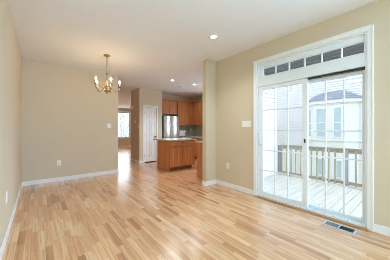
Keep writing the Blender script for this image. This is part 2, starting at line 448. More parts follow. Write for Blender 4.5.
# ------------------------------------------------------------------ window beyond the hall
def plain_window(name, axis, a0, a1, z0, z1, at, depth, nx, nz, label, inward):
    w = thing(name, label, 'window', ((a0 + a1) / 2 if axis == 'x' else at, at if axis == 'x' else (a0 + a1) / 2, z0), kind='structure')
    def bx(mb, p, q, r, s, d0, d1, bv=0.003):
        lo, hi = sorted((at + inward * d0, at + inward * d1))
        if axis == 'x': mb.box(p, q, lo, hi, r, s, bv)
        else: mb.box(lo, hi, p, q, r, s, bv)
    f = MB(); t = 0.05
    for p, q, r, s in ((a0, a0 + t, z0, z1), (a1 - t, a1, z0, z1), (a0 + t, a1 - t, z0, z0 + t), (a0 + t, a1 - t, z1 - t, z1)):
        bx(f, p, q, r, s, -0.10, -0.02)
    obj('window_frame', f, M['vinyl'], w)
    g = MB(); bx(g, a0 + t, a1 - t, z0 + t, z1 - t, -0.065, -0.06, 0); obj('pane', g, M['glass'], w)
    m = MB(); k = 0.011
    for i in range(1, nx): c = a0 + (a1 - a0) * i / nx; bx(m, c - k, c + k, z0 + t, z1 - t, -0.075, -0.05, 0)
    for i in range(1, nz): c = z0 + (z1 - z0) * i / nz; bx(m, a0 + t, a1 - t, c - k, c + k, -0.075, -0.05, 0)
    if nx > 1 or nz > 1: obj('muntin_grid', m, M['vinyl'], w)
    c = MB(); cw = 0.075
    for p, q, r, s in ((a0 - cw, a0, z0, z1), (a1, a1 + cw, z0, z1), (a0 - cw, a1 + cw, z1, z1 + cw), (a0 - cw, a1 + cw, z0 - cw, z0)):
        bx(c, p, q, r, s, 0.0, 0.018, 0.004)
    obj('casing', c, M['trim'], w)
    s = MB(); bx(s, a0 - cw, a1 + cw, z0 - 0.015, z0 + 0.012, 0.018, 0.06, 0.004); obj('window_sill', s, M['trim'], w)
    return w
plain_window('window_2', 'x', WX0, WX1, WZ0, WZ1, FY, T, 1, 2, 'bright white window at the end of the hall', -1)
plain_window('added_window_3', 'y', -4.0, -1.1, 0.35, 2.45, XR, T, 3, 1, 'unseen wide window added for fill light in the patio wall behind the camera', -1)  # added out of view, a source for the side fill
plain_window('added_window_4', 'x', 0.0, 2.8, 0.3, 2.5, YREAR, T, 3, 1, 'unseen wide window added for fill light in the rear wall behind the camera', 1)  # unseen window, added to let fill light in from behind

plain_window('added_window_5', 'y', 4.0, 5.1, 1.1, 2.1, KXR, .08, 2, 2, 'unseen window added to light the kitchen and fridge, hidden behind the wall stub', -1)  # added behind the stub to brighten kitchen and fridge doors

# ------------------------------------------------------------------ patio door with transom
door = thing('door_1', 'white sliding glass patio door with divided panes', 'door', (XR, 1.2, 0), kind='structure')
c = MB()
OY0, OY1, OZ = 0.395, 2.027, 2.472
for (y0, y1, z0, z1) in ((OY0, DY0, 0, DZ), (DY1, OY1, 0, DZ), (OY0, OY1, DZ, OZ)):
    c.box(XR - .018, XR, y0, y1, z0, z1, 0.004)
c.box(XR - .026, XR - .018, OY0, OY0 + .016, 0, OZ, .003); c.box(XR - .026, XR - .018, OY1 - .016, OY1, 0, OZ, .003)
c.box(XR - .026, XR - .018, OY0, OY1, OZ - .016, OZ, .003)
o = struct('trim_casing', c, M['trim'], 'white moulded casing around patio door and transom', 'trim')
fr = MB()
j = 0.02
fr.box(XR, XR + T, DY0, DY0 + j, 0, DZ, .002); fr.box(XR, XR + T, DY1 - j, DY1, 0, DZ, .002)
fr.box(XR, XR + T, DY0 + j, DY1 - j, DZ - .02, DZ, .002)
fr.box(XR + .005, XR + T, DY0 + j, DY1 - j, 1.995, 2.135, .003)      # head between door and transom
fr.box(XR + .005, XR + T + .02, DY0 + j, DY1 - j, 0.0, 0.035, .003)  # sill track
fr.box(XR + .03, XR + .036, DY0 + j, DY1 - j, 0.035, 0.05); fr.box(XR + .085, XR + .091, DY0 + j, DY1 - j, 0.035, 0.05)
obj('door_frame', fr, M['vinyl'], door)

def glazed_panel(name, x, y0, y1, z0, z1, gy0, gy1, gz0, gz1, ys, zs, parent, label=None, th=0.04):
    p = MB()
    p.box(x - th / 2, x + th / 2, y0, gy0, z0, z1, .004); p.box(x - th / 2, x + th / 2, gy1, y1, z0, z1, .004)
    p.box(x - th / 2, x + th / 2, gy0, gy1, z0, gz0, .004); p.box(x - th / 2, x + th / 2, gy0, gy1, gz1, z1, .004)
    o = obj(name, p, M['vinyl'], parent, label)
    g = MB().box(x - .004, x + .004, gy0 - .01, gy1 + .01, gz0 - .01, gz1 + .01); obj('pane', g, M['glass'], o)
    m = MB()
    for y in ys: m.box(x - .010, x + .010, y - .009, y + .009, gz0, gz1, .003)
    for z in zs: m.box(x - .009, x + .009, gy0, gy1, z - .009, z + .009, .003)
    obj('muntin_grid', m, M['vinyl'], o)
    return o
XA, XB = XR + .045, XR + .095
pa = glazed_panel('sliding_panel', XA, 1.13, 1.945, 0.036, 1.985, 1.206, 1.868, 0.105, 1.925, (1.427, 1.648), (0.49, 0.85, 1.207, 1.562), door)
pb = glazed_panel('fixed_panel', XB, 0.476, 1.20, 0.05, 1.985, 0.515, 1.165, 0.085, 1.925, (0.705, 0.918), (0.45, 0.822, 1.195, 1.573), door)
# pull handle on the left stile, latch on the meeting stile
hb = MB().box(XA - .032, XA - .02, 1.885, 1.915, 0.93, 1.17, .005)
hb.tube([(XA - .03, 1.9, 0.95), (XA - .06, 1.9, 0.98), (XA - .066, 1.9, 1.05), (XA - .06, 1.9, 1.12), (XA - .03, 1.9, 1.15)], .009, 8)
obj('handle', hb, M['vinyl'], pa)
lb = MB().box(XA - .028, XA - .02, 1.158, 1.18, 1.015, 1.075, .003).box(XA - .04, XA - .03, 1.163, 1.176, 1.035, 1.055, .003)
obj('latch', lb, M['black'], pa, 'small black latch on the meeting stile')
wt = MB().box(XR + .02, XB + .02, 0.476, 1.13, 1.968, 1.985); obj('track_gap_shade', wt, M['black'], door, 'black strip standing in for the shaded track gap above the fixed pane')  # black bar in place of the dark track gap under the head

tr = thing('window_1', 'white six-pane transom window above the patio door', 'window', (XR, 1.2, 2.135), kind='structure')
XT = XR + .05
glazed = MB()
glazed.box(XT - .03, XT + .03, DY0 + j, .49, 2.135, DZ - .02, .004); glazed.box(XT - .03, XT + .03, 1.868, DY1 - j, 2.135, DZ - .02, .004)
glazed.box(XT - .03, XT + .03, .49, 1.868, 2.135, 2.172, .004); glazed.box(XT - .03, XT + .03, .49, 1.868, 2.312, DZ - .02, .004)
obj('window_frame', glazed, M['vinyl'], tr)
obj('pane', MB().box(XT - .004, XT + .004, .48, 1.878, 2.165, 2.32), M['glass'], tr)
m = MB()
for k in range(1, 6):
    y = .49 + (1.868 - .49) * k / 6; m.box(XT - .012, XT + .012, y - .009, y + .009, 2.172, 2.312, .002)
obj('muntin_grid', m, M['vinyl'], tr)
struct('trim_threshold', MB().box(XR - .055, XR + .005, DY0 - .02, DY1 + .02, 0.0, 0.012, .003), M['thresh'], 'reddish oak strip along the patio door sill', 'trim')

# ------------------------------------------------------------------ pantry door
pd = thing('door_2', 'narrow white panelled pantry door with dark lever', 'door', (3.26, PY0, 0), kind='structure')
c = MB(); cw = 0.062
c.box(3.01 - cw + .01, 3.02, PY0 - .016, PY0, 0, 2.06, .004); c.box(3.50, 3.51 + cw - .01, PY0 - .016, PY0, 0, 2.06, .004)
c.box(3.01 - cw + .01, 3.51 + cw - .01, PY0 - .016, PY0, 2.05, 2.12, .004)
obj('casing', c, M['trim'], pd)
fr_ = ((3.02, PY0 + .02, 0), (1, 0, 0), (0, -1, 0))
s = MB(); W_, Hd = 0.48, 2.045; z0 = 0.032
s.fbox(fr_, 0.002, W_ - .002, z0, Hd, -0.035, -0.016)
st = 0.075; mid = W_ / 2
rows = [(0.20, 0.80), (0.95, 1.55), (1.67, 1.95)]
s.fbox(fr_, 0.002, st, z0, Hd, -0.016, 0.008, .002); s.fbox(fr_, W_ - st, W_ - .002, z0, Hd, -0.016, 0.008, .002)
s.fbox(fr_, mid - .035, mid + .035, z0, Hd, -0.016, 0.008, .002)
rails = [(z0, 0.20), (0.80, 0.95), (1.55, 1.67), (1.95, Hd)]
for r0, r1 in rails:
    for u0, u1 in ((st, mid - .035), (mid + .035, W_ - st)): s.fbox(fr_, u0, u1, r0, r1, -0.016, 0.008, .002)
for r0, r1 in rows:
    for u0, u1 in ((st, mid - .035), (mid + .035, W_ - st)): s.fbox(fr_, u0 + .02, u1 - .02, r0 + .02, r1 - .02, -0.016, 0.003, .01)
dl = obj('door_leaf', s, M['door'], pd)
for z in (0.28, 1.05, 1.84):
    obj('hinge', MB().box(3.008, 3.026, PY0 - .022, PY0 - .004, z - .045, z + .045, .004), M['steel'], pd)
lv = MB().tube([(3.452, PY0 + .012, .95), (3.452, PY0 - .05, .95)], .011, 10).tube([(3.455, PY0 - .05, .95), (3.42, PY0 - .053, .952), (3.36, PY0 - .05, .948)], .009, 8)
lv.box(3.427, 3.477, PY0 - .001, PY0 + .012, .925, .975, .004)
obj('lever_handle', lv, M['black'], pd, 'dark lever handle')
obj('door_gap_shade', MB().box(3.02, 3.50, PY0 - .004, PY0 + .06, 0, .028), M['black'], pd, 'dark strip standing in for the shaded gap under the pantry door')  # black strip where the gap below the leaf lies in shade

# ------------------------------------------------------------------ outside: deck, railing, siding, balcony, neighbour
DKZ = -0.17
dk = MB(); y = -2.6
while y < SY - .06:
    dk.box(XR + T, 6.02, y, min(y + .138, SY - .055), DKZ - .03, DKZ, .004); y += .148
dk.box(XR + T, 5.98, -2.6, SY - .06, DKZ - .25, DKZ - .032)
struct('deck', dk, M['deck'], 'weathered board deck outside the patio door', 'deck')
struct('wall_siding', MB().siding((XR + T, SY - .02), (KXR + .02, SY - .02), (0, -1), -3.0, 6.0, .115, .04).box(KXR + .02, KXR + .08, SY - .05, SY + .12, -3, 6),
       M['siding'], 'white lap siding of the house left of the deck', 'wall')
struct('wall_siding_door', MB().siding((XR + T + .03, DY1 + .1), (XR + T + .03, SY - .04), (1, 0), -3.0, 2.6, .105, back=.03),
       M['siding'], 'white lap siding beside the patio door', 'wall')

RX = 5.94
ry0, ry1 = -2.2, 2.93
rl = thing('deck_railing', 'weathered wooden deck railing with square balusters outside patio door', 'railing', (RX, 1.0, DKZ))
obj('top_rail', MB().box(RX - .045, RX + .045, ry0, ry1, 0.72, 0.755, .006).box(RX - .02, RX + .02, ry0, ry1, 0.63, 0.72, .004), M['rail'], rl)
obj('bottom_rail', MB().box(RX - .02, RX + .02, ry0, ry1, -0.18 + .03, -0.075, .004), M['rail'], rl)
y = ry0 + .1
while y < ry1 - .06:
    if not (abs(y - 1.265) < .09):
        obj('baluster', MB().box(RX - .058, RX - .02, y - .019, y + .019, -0.16, 0.70, .003), M['bal'], rl)
    y += .138
for yy in (2.95, 1.265, -0.5, -2.2):
    obj('post', MB().box(RX - .065, RX + .045, yy - .05, yy + .05, DKZ, 0.715 if yy < 2.9 else .74, .006), M['post'], rl)

# a second short light-toned run is not seen; the balcony of the floor above shades the transom
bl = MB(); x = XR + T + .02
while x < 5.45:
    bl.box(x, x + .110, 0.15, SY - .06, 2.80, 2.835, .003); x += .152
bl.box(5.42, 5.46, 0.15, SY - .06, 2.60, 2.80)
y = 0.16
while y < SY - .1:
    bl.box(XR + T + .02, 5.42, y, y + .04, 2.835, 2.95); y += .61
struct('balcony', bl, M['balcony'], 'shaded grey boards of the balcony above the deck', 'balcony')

NX = 12.0
nh = thing('neighbor_house', 'white sided house with bay window across from the deck', 'house', (NX, 4.0, -3.0))
obj('siding_wall', MB().siding((NX, 0.6), (NX, 16), (-1, 0), -3.0, 8.2, .125, .045, back=.3), M['siding'], nh)
obj('roof', MB().poly([(NX - .5, 0.3, 8.1), (NX - .5, 16.4, 8.1), (NX + 5, 16.4, 11.5), (NX + 5, 0.3, 11.5), (NX - .5, 0.3, 7.95), (NX - .5, 16.4, 7.95), (NX + 5, 16.4, 11.35), (NX + 5, 0.3, 11.35)],
    [(0, 1, 2, 3), (7, 6, 5, 4), (0, 4, 5, 1), (1, 5, 6, 2), (2, 6, 7, 3), (3, 7, 4, 0)]), M['shingle'], nh)
def nwin(y0, y1, z0, z1, x, blind=None):
    f = MB(); t = .07
    f.box(x - .05, x + .02, y0 - t, y0, z0 - t, z1 + t, .006); f.box(x - .05, x + .02, y1, y1 + t, z0 - t, z1 + t, .006)
    f.box(x - .05, x + .02, y0, y1, z0 - t, z0, .006); f.box(x - .05, x + .02, y0, y1, z1, z1 + t, .006)
    f.box(x - .035, x + .02, y0, y1, (z0 + z1) / 2 - .025, (z0 + z1) / 2 + .025, .004)
    w = obj('house_window', f, M['outtrim'], nh)
    obj('pane', MB().box(x - .02, x + .01, y0 - .01, y1 + .01, z0 - .01, z1 + .01), M['nglass'], w)
    if blind: obj('blind', MB().box(x - .03, x - .02, y0, y1, blind, z1), M['blind'], w)
    return w
nwin(5.17, 5.43, 3.5, 4.9, NX, None)
nwin(5.95, 6.22, 3.72, 4.9, NX, None)
nwin(1.75, 2.36, 3.62, 4.9, NX, 3.75)
nwin(7.2, 8.0, 0.8, 2.2, NX)
# bay: polygon (left chamfer, front, right chamfer)
BX = NX - .62
bay = [(NX, 4.35), (BX, 3.86), (BX, 2.50), (NX, 2.06)]
obj('bay_wall', MB().prism(bay, -3.0, 2.62), M['outtrim'], nh, 'white panelled bay projecting from the siding')
fas = [(NX, 4.55), (BX - .12, 3.94), (BX - .12, 2.42), (NX, 1.86)]
obj('bay_fascia', MB().prism(fas, 2.56, 2.74), M['outtrim'], nh)
sil = [(NX, 4.45), (BX - .06, 3.90), (BX - .06, 2.46), (NX, 1.96)]
obj('bay_sill', MB().prism(sil, .66, .74), M['outtrim'], nh)
rt_ = MB().poly([(NX, 4.60, 2.74), (BX - .18, 3.97, 2.74), (BX - .18, 2.39, 2.74), (NX, 1.81, 2.74), (NX + .02, 3.9, 3.16), (NX - .25, 3.62, 3.16), (NX - .25, 2.80, 3.24), (NX + .02, 2.6, 3.24)],
    [(0, 1, 5, 4), (1, 2, 6, 5), (2, 3, 7, 6), (4, 5, 6, 7), (3, 2, 1, 0), (0, 4, 7, 3)])
obj('bay_roof', rt_, M['shingle'], nh, 'blue grey shingled roof of the bay')
nwin(3.30, 3.68, 0.86, 2.30, BX)
nwin(2.62, 2.92, 0.86, 2.30, BX)
nwin(3.30, 3.68, -2.0, -.3, BX)
nwin(2.62, 2.92, -2.0, -.3, BX)
# chamfer window (left face)
d = Vector((BX - NX, 3.86 - 4.35, 0)); Ld = d.length; U = d.normalized(); Nn = Vector((-U.y, U.x, 0)); 
if Nn.x > 0: Nn = -Nn
frm = ((NX, 4.35, 0), tuple(U), tuple(Nn))
cf = MB()
for (u0, u1, v0, v1) in ((.16, .22, .8, 2.36), (Ld - .2, Ld - .14, .8, 2.36), (.22, Ld - .2, .8, .86), (.22, Ld - .2, 2.3, 2.36), (.22, Ld - .2, 1.56, 1.6)):
    cf.fbox(frm, u0, u1, v0, v1, -.01, .03, .004)
cw_ = obj('house_window', cf, M['outtrim'], nh)
obj('pane', MB().fbox(frm, .2, Ld - .18, .84, 2.32, -.01, .012), M['nglass'], cw_)
struct('ground', MB().box(-30, 60, -40, 60, -3.2, -3.0), M['grass'], 'ground outside around the houses', 'ground')

# bare trees in front of the far window
M['bark'] = simple('grey_bark', (0.50, 0.48, 0.48), 0.9, noise=0.15, scale=12)
def bare_tree(x, y, h, seed, label):
    rnd = random.Random(seed)
    t = thing('bare_tree', label, 'tree', (x, y, -3.0), 'bare trees in the street')
    tk = MB(); br = MB()
    top = -3.0 + h
    tk.tube([(x, y, -3.0), (x + .05, y, -3.0 + h * .3), (x - .04, y + .05, -3.0 + h * .6), (x, y, top)], [.17, .13, .08, .02], 8)
    def grow(p, d, L, r_, n):
        q = p + d * L
        m_ = p + d * L * .5 + Vector((rnd.uniform(-.06, .06), rnd.uniform(-.06, .06), rnd.uniform(-.03, .06))) * L
        br.tube([p, m_, q], [r_, r_ * .8, r_ * .55], 5)
        if n == 0: return
        for _ in range(3):
            dd = (d + Vector((rnd.uniform(-.8, .8), rnd.uniform(-.8, .8), rnd.uniform(-.1, .7)))).normalized()
            grow(p + d * L * rnd.uniform(.45, 1.0), dd, L * rnd.uniform(.55, .75), r_ * .6, n - 1)
    for k in range(11):
        a = k * 2.4; z = -3.0 + h * (.25 + .06 * k)
        grow(Vector((x, y, z)), Vector((math.cos(a), math.sin(a), .55)).normalized(), 1.5 - .07 * k, .055 - .003 * k, 3)
    obj('trunk', tk, M['bark'], t); obj('branches', br, M['bark'], t)
bare_tree(7.3, 22.0, 7.5, 3, 'bare grey tree nearer outside the window at the hall end')
bare_tree(11.2, 32.5, 9.0, 5, 'bare grey tree further off outside the hall end window')

# ------------------------------------------------------------------ kitchen
def cab_front(name, fr, u0, u1, v0, v1, parent, mat, drawer=False):
    """raised panel door or slab drawer front"""
    d = MB()
    if drawer:
        d.fbox(fr, u0, u1, v0, v1, 0.0, 0.019, .004)
        d.fbox(fr, u0 + .03, u1 - .03, v0 + .025, v1 - .025, .019, .023, .004)
    else:
        s = .058
        d.fbox(fr, u0, u1, v0, v1, 0.0, 0.012)
        d.fbox(fr, u0, u0 + s, v0, v1, .012, .021, .003); d.fbox(fr, u1 - s, u1, v0, v1, .012, .021, .003)
        d.fbox(fr, u0 + s, u1 - s, v0, v0 + s, .012, .021, .003); d.fbox(fr, u0 + s, u1 - s, v1 - s, v1, .012, .021, .003)
        d.fbox(fr, u0 + s + .012, u1 - s - .012, v0 + s + .012, v1 - s - .012, .012, .020, .008)
    return obj(name, d, mat, parent)

# island
IX0, IX1, IY0, IY1 = 2.93, 3.89, 4.75, 5.45
isl = thing('kitchen_island', 'oak kitchen island cabinet with two doors and two drawers', 'island', ((IX0 + IX1) / 2, (IY0 + IY1) / 2, 0))
obj('carcass', MB().box(IX0 + .018, IX1, IY0 + .02, IY1, 0.10, 0.885).box(IX0, IX0 + .018, IY0, IY1, 0, .885, .002), M['cab'], isl)
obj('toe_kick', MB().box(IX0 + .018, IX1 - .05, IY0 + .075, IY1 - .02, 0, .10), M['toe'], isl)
obj('base_trim', MB().box(IX0 - .012, IX0, IY0 - .005, IY1, 0, .085, .004), M['caby'], isl)
ff = MB().box(IX0, IX1, IY0 + .001, IY0 + .02, .10, .14).box(IX0, IX1, IY0 + .001, IY0 + .02, .85, .885).box(IX0, IX1, IY0 + .001, IY0 + .02, .69, .73)
for x0, x1 in ((IX0 + .018, IX0 + .06), ((IX0 + IX1) / 2 - .03, (IX0 + IX1) / 2 + .03), (IX1 - .04, IX1)): ff.box(x0, x1, IY0, IY0 + .02, .10, .885)
obj('face_frame', ff, M['frame'], isl)
fr = ((IX0, IY0, 0), (1, 0, 0), (0, -1, 0)); Wd = IX1 - IX0
for u0, u1 in ((.035, Wd / 2 - .015), (Wd / 2 + .015, Wd - .02)):
    cab_front('door', fr, u0, u1, .12, .69, isl, M['cab'])
    cab_front('drawer', fr, u0, u1, .72, .865, isl, M['cabx'], True)
tag(obj('countertop', MB().box(IX0 - .04, IX1 + .07, IY0 - .05, IY1 + .22, 0.885, 0.925, .008), M['counter'], base=(3.4, 5.0, .885)),
    'speckled cream countertop on the kitchen island', 'countertop')

# base cabinet behind the wall stub (end panel seen)
SBX0, SBX1, SBY0, SBY1 = 3.13, 4.2, SY + .125, 3.73
sb = thing('base_cabinet', 'oak base cabinet with plain end panel beside the wall stub', 'cabinet', ((SBX0 + SBX1) / 2, (SBY0 + SBY1) / 2, 0))
obj('carcass', MB().box(SBX0 + .018, SBX1, SBY0, SBY1 - .02, .10, .885), M['cab'], sb)
obj('end_panel', MB().box(SBX0, SBX0 + .018, SBY0, SBY1, 0, .885, .002), M['cab'], sb)
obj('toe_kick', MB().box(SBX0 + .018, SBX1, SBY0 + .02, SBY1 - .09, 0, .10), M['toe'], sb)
fr = ((SBX1, SBY1 - .02, 0), (-1, 0, 0), (0, 1, 0))
for u0, u1 in ((.02, .52), (.54, 1.04)):
    cab_front('door', fr, u0, u1, .12, .69, sb, M['cab']); cab_front('drawer', fr, u0, u1, .72, .865, sb, M['cabx'], True)
tag(obj('countertop', MB().box(SBX0 - .03, SBX1, SBY0 - .003, SBY1 + .03, .885, .925, .008), M['counter'], base=(3.6, 3.4, .885)),
    'cream countertop running out from behind the wall stub', 'countertop')

# base cabinets along the kitchen side wall and back wall, with a continuous worktop
KBX = 5.06
ys = [SY + .13, 3.75, 4.5, 5.25, 6.0, 6.39]
names_ = ['oak base cabinet in the corner by the stub wall, on the kitchen side wall', 'oak base cabinet on the kitchen side wall, second from the stub wall',
          'oak base cabinet on the kitchen side wall, third from the stub wall', 'oak base cabinet on the kitchen side wall, fourth from the stub wall',
          'narrow oak base cabinet on the kitchen side wall, next to the far corner']
for (a, e), lab in list(zip(zip(ys, ys[1:]), names_))[1:]:
    k = thing('base_cabinet', lab, 'cabinet', (KBX + .3, (a + e) / 2, 0), 'base cabinets along the kitchen side wall')
    obj('carcass', MB().box(KBX + .02, KXR - .003, a + .001, e - .001, .10, .885), M['cab'], k)
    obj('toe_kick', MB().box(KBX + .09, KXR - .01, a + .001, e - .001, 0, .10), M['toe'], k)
    fr = ((KBX + .02, e, 0), (0, -1, 0), (-1, 0, 0)); Wc = e - a
    cab_front('door', fr, .012, Wc - .012, .12, .69, k, M['cab']); cab_front('drawer', fr, .012, Wc - .012, .72, .865, k, M['caby'], True)
k = thing('base_cabinet', 'oak base cabinet on the back kitchen wall, right of the fridge', 'cabinet', (5.1, 6.7, 0))
obj('carcass', MB().box(4.56, KXR - .003, 6.41, KYB - .003, .10, .885), M['cab'], k)
obj('toe_kick', MB().box(4.56, KXR - .01, 6.48, KYB - .01, 0, .10), M['toe'], k)
fr = ((4.56, 6.41, 0), (1, 0, 0), (0, -1, 0))
cab_front('door', fr, .012, .48, .12, .69, k, M['cab']); cab_front('drawer', fr, .012, .48, .72, .865, k, M['cabx'], True)
tag(obj('countertop', MB().prism([(4.55, 6.36), (KBX - .03, 6.36), (KBX - .03, 3.76), (KXR - .013, 3.76), (KXR - .013, KYB - .013), (4.55, KYB - .013)], .885, .925), M['counter'], base=(5.2, 6.6, .885)),
    'L-shaped countertop along the back and side kitchen walls', 'countertop')

# fridge
FX0, FX1, FYF, FYB = 3.80, 4.49, 6.50, 6.98
fg = thing('refrigerator', 'stainless steel two-door refrigerator beside the pantry', 'refrigerator', (4.15, 6.75, 0))
obj('body', MB().box(FX0 + .004, FX1 - .004, FYF + .07, FYB, .02, 1.78, .006), M['darkgrey'], fg, 'dark grey fridge body')
xm = (FX0 + FX1) / 2 - .02
for x0, x1 in ((FX0, xm - .003), (xm + .003, FX1)):
    # gently bowed door
    dmb = MB(); n = 10; P = []
    for i in range(n + 1):
        u = i / n; P.append((x0 + (x1 - x0) * u, FYF + .012 + .03 * (2 * u - 1) ** 2))
    poly = P + [(x1, FYF + .066), (x0, FYF + .066)]
    dmb.prism(poly, .08, 1.77)
    dr = obj('fridge_door', dmb, M['steel'], fg)
    hx = x1 - .045 if x1 < FX1 else x0 + .045
    obj('handle', MB().tube([(hx, FYF + .025, .75), (hx, FYF - .03, .79), (hx, FYF - .035, 1.1), (hx, FYF - .03, 1.56), (hx, FYF + .025, 1.60)], .011, 10), M['steel'], dr)
obj('kick_grille', MB().box(FX0 + .01, FX1 - .01, FYF + .03, FYF + .066, .0, .07, .004), M['darkgrey'], fg)
tag(obj('fridge_side_panel', MB().box(4.50, 4.545, FYF + .06, KYB - .003, 0, 1.40 + .42, .002), M['cab'], base=(4.52, 6.7, 0)),
    'tall oak filler panel on the right side of the fridge', 'panel')

# wall cabinets
def wall_cab(label, x0, x1, y0, y1, z0, z1, front, ndoors, group='oak wall cabinets'):
    k = thing('wall_cabinet', label, 'cabinet', ((x0 + x1) / 2, (y0 + y1) / 2, z0), group)
    if front == '-y':
        obj('carcass', MB().box(x0, x1, y0 + .02, y1, z0, z1, .002), M['cab'], k)
        fr = ((x0, y0 + .02, 0), (1, 0, 0), (0, -1, 0)); W = x1 - x0
        obj('crown_moulding', MB().box(x0 - .001, x1 + .001, y0 - .02, y1, z1 + .001, z1 + .045, .01), M['cabx'], k)
    else:
        obj('carcass', MB().box(x0 + .02, x1, y0, y1, z0, z1, .002), M['cab'], k)
        fr = ((x0 + .02, y1, 0), (0, -1, 0), (-1, 0, 0)); W = y1 - y0
        obj('crown_moulding', MB().box(x0 - .02, x1, y0 - .001, y1 + .001, z1 + .001, z1 + .045, .01), M['caby'], k)
    for i in range(ndoors):
        w = W / ndoors; cab_front('door', fr, i * w + .012, (i + 1) * w - .012, z0 + .012, z1 - .012, k, M['cab'])
UZ0, UZ1 = 1.41, 2.40
wall_cab('short oak wall cabinet above the refrigerator', 3.76, 4.498, 6.66, KYB - .003, 1.86, UZ1, '-y', 2)
wall_cab('tall oak wall cabinet on the back wall right of the refrigerator', 4.55, 5.12, 6.66, KYB - .003, UZ0, UZ1, '-y', 1)
wall_cab('oak corner wall cabinet where back and side kitchen walls meet', 5.122, KXR - .003, 6.66, KYB - .003, UZ0, UZ1, '-y', 1)
wall_cab('oak wall cabinet on the side kitchen wall next to the corner', 5.35, KXR - .003, 6.08, 6.635, UZ0, UZ1, '-x', 1)
wall_cab('oak wall cabinet on the side kitchen wall partly behind the wall stub', 5.35, KXR - .003, 5.28, 6.058, UZ0, UZ1, '-x', 2)

ap = thing('toaster_oven', 'pale grey countertop appliance in the kitchen back corner', 'appliance', (4.76, 6.72, .925))
obj('body', MB().box(4.58, 4.94, 6.60, 6.88, .94, 1.19, .02), M['appliance'], ap)
obj('front_window', MB().box(4.61, 4.84, 6.592, 6.60, .97, 1.16, .003), M['vent'], ap)
for z in (1.12, 1.06, 1.0): obj('knob', MB().box(4.88, 4.91, 6.585, 6.60, z - .012, z + .012, .004), M['black'], ap)
for x in (4.61, 4.91): obj('foot', MB().box(x - .012, x + .012, 6.64, 6.84, .925, .942), M['black'], ap)

# ------------------------------------------------------------------ plates and small wall fittings
def plate(name, label, cat, fr, w, h, kind, n=1, group=None):
    """fr origin is the plate centre on the wall"""
    o = thing(name, label, cat, fr[0], group)
    obj('plate', MB().fbox(fr, -w / 2, w / 2, -h / 2, h / 2, 0, .006, .003), M['plastic'], o)
    for i in range(n):
        u = (i - (n - 1) / 2) * .046
        if kind == 'switch':
            obj('rocker', MB().fbox(fr, u - .016, u + .016, -.033, .033, .006, .011, .003), M['plastic'], o)
        else:
            for v in (-.02, .02):
                s = obj('socket', MB().fbox(fr, u - .016, u + .016, v - .014, v + .014, .006, .009, .003), M['plastic'], o)
                obj('slot', MB().fbox(fr, u - .008, u - .005, v - .006, v + .006, .0088, .0094).fbox(fr, u + .005, u + .008, v - .006, v + .006, .0088, .0094), M['black'], s)
    return o
plate('light_switch', 'white four-gang light switch left of the patio door', 'switch', ((XR, 2.195, 1.325), (0, -1, 0), (-1, 0, 0)), .205, .122, 'switch', 4)
plate('wall_outlet', 'white outlet low on the wall left of the patio door', 'outlet', ((XR, 2.662, .456), (0, -1, 0), (-1, 0, 0)), .08, .122, 'outlet')
plate('wall_outlet', 'white outlet low on the tan dining wall', 'outlet', ((.375, YB, .432), (1, 0, 0), (0, -1, 0)), .08, .125, 'outlet')
plate('light_switch', 'white light switch on the dining wall right of chandelier', 'switch', ((1.497, YB, 1.325), (1, 0, 0), (0, -1, 0)), .09, .125, 'switch', 1)
plate('wall_outlet', 'white outlet on the left wall near the picture edge', 'outlet', ((XL, 3.01, .455), (0, 1, 0), (1, 0, 0)), .08, .125, 'outlet')
plate('wall_outlet', 'white outlet on the tiled kitchen backsplash', 'outlet', ((5.50, KYB - .012, 1.21), (1, 0, 0), (0, -1, 0)), .09, .14, 'outlet')
plate('light_switch', 'white light switch near the front edge of the pantry side', 'switch', ((PX0, 6.68, 1.34), (0, -1, 0), (-1, 0, 0)), .08, .125, 'switch', 1)
th = thing('thermostat', 'round cornered white thermostat on the pantry side wall', 'thermostat', (PX0, 6.99, 1.52))
ft = ((PX0, 6.99, 1.52), (0, -1, 0), (-1, 0, 0))
obj('housing', MB().fbox(ft, -.06, .06, -.055, .055, 0, .028, .01), M['plastic'], th)
obj('display', MB().fbox(ft, -.035, .035, -.005, .035, .028, .0295, .001), M['vent'], th)
dc = thing('door_chime', 'small white door chime box high on the pantry side wall', 'door chime', (PX0, 7.27, 2.07))
ft = ((PX0, 7.27, 2.07), (0, -1, 0), (-1, 0, 0))
obj('cover', MB().fbox(ft, -.08, .08, -.06, .06, 0, .05, .01), M['plastic'], dc)
obj('grille', MB().fbox(ft, -.05, .05, -.035, -.025, .05, .052).fbox(ft, -.05, .05, -.01, 0, .05, .052).fbox(ft, -.05, .05, .015, .025, .05, .052), M['vent'], dc)

